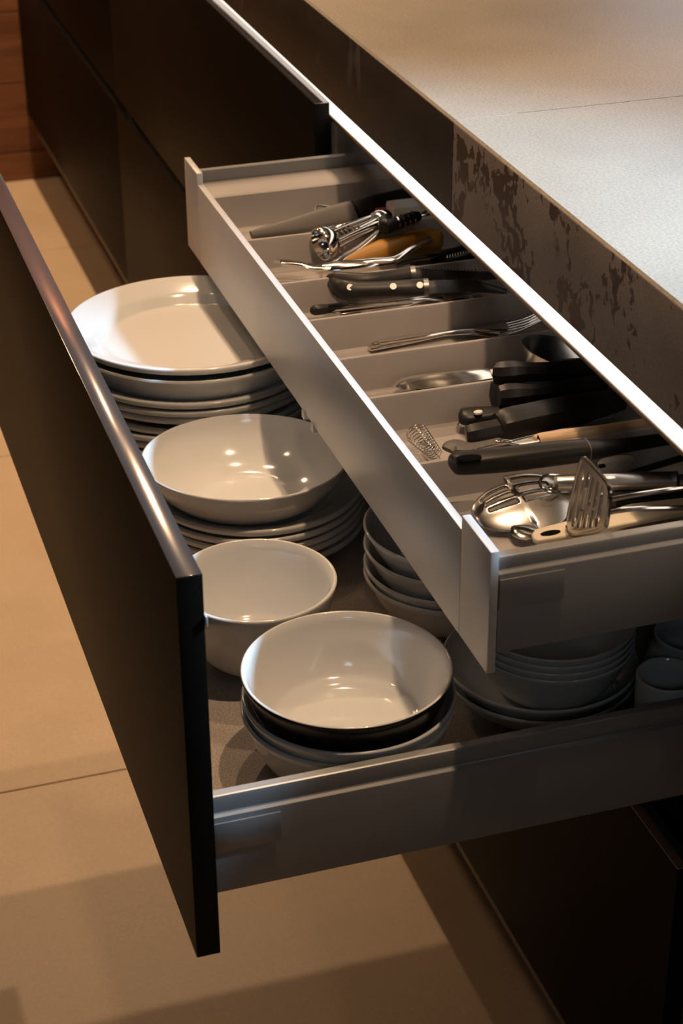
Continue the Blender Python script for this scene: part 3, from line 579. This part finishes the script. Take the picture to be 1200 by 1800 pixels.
# small coiled wire whisk
B = (-0.2831,-0.1018,-0.2045)
t = cutl('coil_whisk', 'small spiral wire whisk lying alone near the drawer front', 'whisk', B)
q0, q1 = Vector((-0.2832,-0.1106,-0.1925)), Vector((-0.2366,-0.1085,-0.1925)); ax = (q1-q0).normalized(); sd = ax.cross(Vector((0,0,1))).normalized(); u = sd.cross(ax)
pts = []
for i in range(150):
    f = i/149; r = .0085*(1-.45*f) if f > .12 else .0085*(.35+.65*f/.12); a = i*2*math.pi/13
    pts.append(q0.lerp(q1, f) + (sd*math.cos(a)*1.25 + u*math.sin(a))*r)
wire('coil', 'steel', pts, .00085, t, B, n=5, k=1)
wire('stem', 'steel', [q0.lerp(q1,.42), q0.lerp(q1,.7), q1, q1+ax*.008], .0024, t, B, n=8)
bm = bmesh.new()
for i in range(9):
    c = q0.lerp(q1,.45+.06*i); wob = random.uniform(-1,1)
    sweep(bm, [c-sd*.004+u*wob*.003, c+ax*.002+u*.005, c+sd*.005-u*wob*.002], (.0008,.0008), n=5, k=2)
finish(bm, 'cross_wires', 'steel', t, B)
# thin skewer-like steel tool with hook
B = (-0.2541,-0.0545,-0.2045)
t = cutl('hooked_steel_rod', 'thin steel rod with a small hook resting along the sixth divider', 'rod', B)
bar('rod', 'steel', [(-0.2072,-0.1032,-0.1780), (-0.2075,-0.0787,-0.1760), (-0.2079,-0.0541,-0.1750), (-0.2101,-0.0284,-0.1750), (-0.2155,0.0041,-0.1760)], [(.0024,.0024),(.0028,.0028),(.0032,.0032),(.0044,.0044),(.0050,.0050)], t, B)
wire('hook', 'steel', [(-0.1987,-0.0520,-0.1740), (-0.2020,-0.0615,-0.1720), (-0.2031,-0.0679,-0.1720), (-0.2045,-0.0689,-0.1710), (-0.2051,-0.0642,-0.1710), (-0.2015,-0.0568,-0.1720)], .0022, t, B)
B = (-0.2611,-0.0821,-0.2045)
t = cutl('dark_flat_spatula', 'dark flat curved end poking out behind the long black ladle handle', 'spatula', B)
bar('blade', 'sheath', [(-0.2344,-0.0996,-0.1882), (-0.2370,-0.0917,-0.1871), (-0.2307,-0.0792,-0.1871), (-0.2329,-0.0534,-0.1871)], [(.012,.004),(.020,.006),(.012,.005),(.010,.005)], t, B, p=2.6)
# ---- nearest compartment
B = (-0.2461,0.0192,-0.2045)
t = cutl('wooden_handled_brush', 'pastry brush with a pale beech handle behind the black ladle handle', 'brush', B)
bar('handle', 'beech', [(-0.2022,-0.0341,-0.1760), (-0.2025,-0.0316,-0.1760), (-0.1995,-0.0030,-0.1750), (-0.1978,0.0213,-0.1750), (-0.1997,0.0680,-0.1760)], [(.010,.010),(.0135,.0135),(.0145,.0145),(.0140,.0140),(.014,.014)], t, B, p=2.3)
bar('collar', 'steelb', [(-0.2033,-0.0534,-0.1770), (-0.2022,-0.0341,-0.1760)], (.010,.007), t, B, k=1, p=2.6)
B = (-0.2290,-0.0443,-0.2045)
t = cutl('black_ladle', 'long black plastic handle with a hanging hole, lying across the nearest divider', 'ladle', B)
P = [(-0.1629,-0.1236,-0.1620), (-0.1628,-0.1203,-0.1620), (-0.1610,-0.1060,-0.1620), (-0.1579,-0.0845,-0.1620), (-0.1548,-0.0476,-0.1620), (-0.1521,-0.0150,-0.1620)]
bar('handle', 'black', P, [(.012,.009),(.0215,.015),(.0235,.017),(.0225,.018),(.0210,.018),(.0195,.017)], t, B, p=2.5, n=18)
dh = (Vector(P[3])-Vector(P[1])).normalized()
c = Vector((-0.1531,-0.1130,-0.1535)); bar('hanging_hole', 'dark', [c-dh*.0095, c-dh*.005, c+dh*.005, c+dh*.0095], [(.0045,.0022),(.0105,.0024),(.0105,.0024),(.0045,.0022)], t, B)
bar('ring_seam', 'sheath', [(-0.1523,-0.0156,-0.1620), (-0.1523,-0.0145,-0.1620)], (.0202,.0176), t, B, k=1, p=2.5)
bar('shaft', 'black', [(-0.1521,-0.0150,-0.1620), (-0.1519,0.0044,-0.1630), (-0.1550,0.0355,-0.1650), (-0.1609,0.0685,-0.1680)], [(.0185,.016),(.014,.012),(.012,.010),(.012,.010)], t, B, p=2.5)
B = (-0.1734,0.0121,-0.2045)
t = cutl('steel_handled_skimmer', 'round brushed steel handle with a hanging loop at its end', 'skimmer', B)
bar('handle', 'steelb', [(-0.1375,-0.0440,-0.1800), (-0.1371,-0.0428,-0.1800), (-0.1291,-0.0098,-0.1800), (-0.1210,0.0204,-0.1800), (-0.1138,0.0452,-0.1800)], [(.0135,.0135),(.0150,.0150),(.0152,.0152),(.0152,.0152),(.0152,.0152)], t, B, n=24)
bar('end_cap', 'black', [(-0.1140,0.0445,-0.1800), (-0.1135,0.0460,-0.1800)], (.0158,.0158), t, B, n=24, k=1)
wire('hanging_loop', 'steel', [(-0.1434,-0.0407,-0.1760), (-0.1433,-0.0495,-0.1740), (-0.1383,-0.0584,-0.1730), (-0.1317,-0.0621,-0.1740), (-0.1273,-0.0605,-0.1770), (-0.1262,-0.0542,-0.1800), (-0.1303,-0.0460,-0.1830)], .0026, t, B)
a = Vector((-0.1135,0.0460,-0.1800)); bar('neck', 'steelb', [a, a+Vector((.004,.05,0)), a+Vector((.006,.12,-.004))], [(.010,.010),(.009,.006),(.014,.003)], t, B)
# slotted spoon, its back facing up
B = (-0.1589,-0.0656,-0.2045)
t = cutl('slotted_spoon', 'shiny steel slotted serving spoon lying back side up near the drawer corner', 'spoon', B)
s0, s1 = Vector((-0.1314,-0.1160,-0.1960)), Vector((-0.1372,-0.0346,-0.1880)); ax = s1-s0; L = ax.length; ax.normalize()
nrm = Vector((.28,-.30,.90)).normalized(); sd = nrm.cross(ax).normalized(); nrm = ax.cross(sd)
nu, nv = 44, 30; bm = bmesh.new(); g = []
for i in range(nu+1):
    f = i/nu; hw = .0265*(max(0, 1-(2*f-1)**2*1.0))**.5 if f < .5 else .0335*(max(.06, 1-(2*f-1)**2*.96))**.5
    row = []
    for j in range(nv+1):
        v = -1+2*j/nv; dome = .0065*(1-v*v*.9)*(max(0,1-(2*f-1)**2))**.6
        row.append(bm.verts.new(s0+ax*L*f+sd*hw*v+nrm*dome))
    g.append(row)
for i in range(nu):
    for j in range(nv):
        slot = (j in (14,15,16, 19,20,21, 24,25,26)) and (7 <= i <= 19 or 23 <= i <= 35)
        if not slot: bm.faces.new((g[i][j], g[i+1][j], g[i+1][j+1], g[i][j+1]))
bmesh.ops.remove_doubles(bm, verts=bm.verts[:], dist=1e-5)
bmesh.ops.delete(bm, geom=[v for v in bm.verts if not v.link_faces], context='VERTS')
o = finish(bm, 'slotted_bowl', 'steelm', t, B); md = o.modifiers.new('s','SOLIDIFY'); md.thickness = .0016; md.offset = 0
bar('neck', 'steel', [s1-ax*.006, s1+ax*.012, s1+ax*.05, s1+ax*.12], [(.016,.003),(.010,.004),(.008,.004),(.010,.004)], t, B)
# potato masher standing on edge
B = (-0.1090,-0.0317,-0.2045)
t = cutl('potato_masher', 'steel masher plate with five slots, standing upright on its edge', 'masher', B)
YM = -.060
c = [Vector((-0.0662,-0.0600,-0.1173)), Vector((-0.0146,-0.0600,-0.1174)), Vector((-0.0197,-0.0600,-0.1556)), Vector((-0.0853,-0.0600,-0.1952))]
ctr = sum(c, Vector())/4
def blin(a, b): return (c[0]*(1-a)+c[1]*a)*(1-b) + (c[3]*(1-a)+c[2]*a)*b
ns = 5
bm = bmesh.new(); nu, nv = 44, 40; gg = []
def rr(a, b):      # square to rounded square
    x, y = 2*a-1, 2*b-1; k = .16
    m_ = max(abs(x),abs(y)); r = (abs(x)**6+abs(y)**6)**(1/6)
    s = m_/r if r > 0 else 1
    return (x*s+1)/2, (y*s+1)/2
for i in range(nu+1):
    row = []
    for j in range(nv+1):
        a, b = rr(i/nu, j/nv); row.append(bm.verts.new(blin(a, b)))
    gg.append(row)
for i in range(nu):
    for j in range(nv):
        slot = False
        for s_ in range(ns):
            i0 = 5+7.2*s_
            if i0 <= i < i0+4 and 4 <= j < nv-4: slot = True
        if not slot: bm.faces.new((gg[i][j], gg[i+1][j], gg[i+1][j+1], gg[i][j+1]))
bmesh.ops.delete(bm, geom=[v for v in bm.verts if not v.link_faces], context='VERTS')
o = finish(bm, 'slotted_plate', 'steelm', t, B); md = o.modifiers.new('s','SOLIDIFY'); md.thickness = .0026; md.offset = 0
bv = o.modifiers.new('b','BEVEL'); bv.width = .0006; bv.segments = 2; bv.limit_method = 'ANGLE'
rim = [blin(*rr(*p)) for p in [(0,0),(.25,0),(.5,0),(.75,0),(1,0),(1,.25),(1,.5),(1,.75),(1,1),(.5,1),(0,1),(0,.5)]]
wire('rim', 'steelm', rim, .0042, t, B, closed=True, k=5)
for z_, a, b in ((0,.45,.55),(.008,.55,.75)):
    q = blin(a, b); wire('wire_arm', 'steel', [q, q+Vector((.0,.030,.002)), q+Vector((.006,.10,.004-z_)), q+Vector((.012,.20,.004-z_))], .0040, t, B)
# cream spatula
B = (-0.1118,-0.0401,-0.2045)
t = cutl('cream_spatula', 'flat cream plastic spatula with a hanging hole beside the drawer side', 'spatula', B)
pts = [(-0.0784,-0.0894,-0.1882), (-0.0852,-0.0880,-0.1882), (-0.0908,-0.0829,-0.1882), (-0.0928,-0.0750,-0.1882), (-0.0957,-0.0528,-0.1882), (-0.1009,-0.0174,-0.1882), (-0.1053,0.0039,-0.1882), (-0.1012,0.0455,-0.1882), (-0.1007,0.0648,-0.1882), (-0.0811,0.0595,-0.1882), (-0.0789,0.0343,-0.1882), (-0.0772,-0.0141,-0.1882), (-0.0739,-0.0623,-0.1882), (-0.0742,-0.0876,-0.1882)]
bm = bmesh.new(); plate_mesh(bm, pts, .004); o = finish(bm, 'blade', 'cream', t, B); bv = o.modifiers.new('b','BEVEL'); bv.width = .0012; bv.segments = 2; bv.limit_method = 'ANGLE'
hc = Vector((-0.0814,-0.0748,-0.1880)); dh = (Vector((-0.0824,-0.0586,-0.1880))-hc).normalized()
bar('hanging_hole', 'dark', [hc-dh*.0075, hc-dh*.003, hc+dh*.004, hc+dh*.0085], [(.003,.0008),(.007,.0009),(.007,.0009),(.003,.0008)], t, B)
# spoon and dark spatula half hidden underneath
B = (-0.1201,-0.0793,-0.2045)
t = cutl('steel_tablespoon', 'steel spoon half hidden under the slotted spoon', 'spoon', B)
bar('spoon_bowl', 'steel', [(-0.1121,-0.0923,-0.1964), (-0.1073,-0.0886,-0.1970), (-0.1017,-0.0825,-0.1976), (-0.0995,-0.0764,-0.1970)], [(.006,.003),(.020,.005),(.022,.005),(.010,.003)], t, B)
bar('handle', 'steel', [(-0.1005,-0.0765,-0.1970), (-0.1091,-0.0511,-0.1976), (-0.1174,-0.0043,-0.1976)], [(.006,.003),(.006,.003),(.011,.003)], t, B)
B = (-0.1257,0.0196,-0.2045)
t = cutl('black_turner', 'black plastic turner lying in shadow at the right of the nearest compartment', 'turner', B)
bar('handle', 'black', [(-0.1230,-0.0018,-0.1964), (-0.1207,0.0165,-0.1953), (-0.1171,0.0540,-0.1948), (-0.1155,0.0829,-0.1948)], [(.010,.006),(.014,.008),(.016,.010),(.016,.010)], t, B, p=2.6)
B = (-0.2000,0.0268,-0.2045)
t = cutl('grey_tool_handle', 'rounded brown-grey handle end with a dark hole behind the masher', 'handle', B)
bar('handle', 'greyp', [(-0.1634,0.0023,-0.1860), (-0.1620,0.0066,-0.1850), (-0.1607,0.0198,-0.1840), (-0.1614,0.0301,-0.1840)], [(.010,.008),(.016,.011),(.017,.012),(.012,.008)], t, B, p=2.4)
bar('hanging_hole', 'dark', [(-0.1516,-0.0035,-0.1782), (-0.1506,0.0014,-0.1775)], (.006,.0015), t, B, k=1)

# lift the whole room so that the floor is at z = 0
for o in list(COL.objects):
    if o.parent is None and o.type != 'CAMERA': o.location.z += ZF
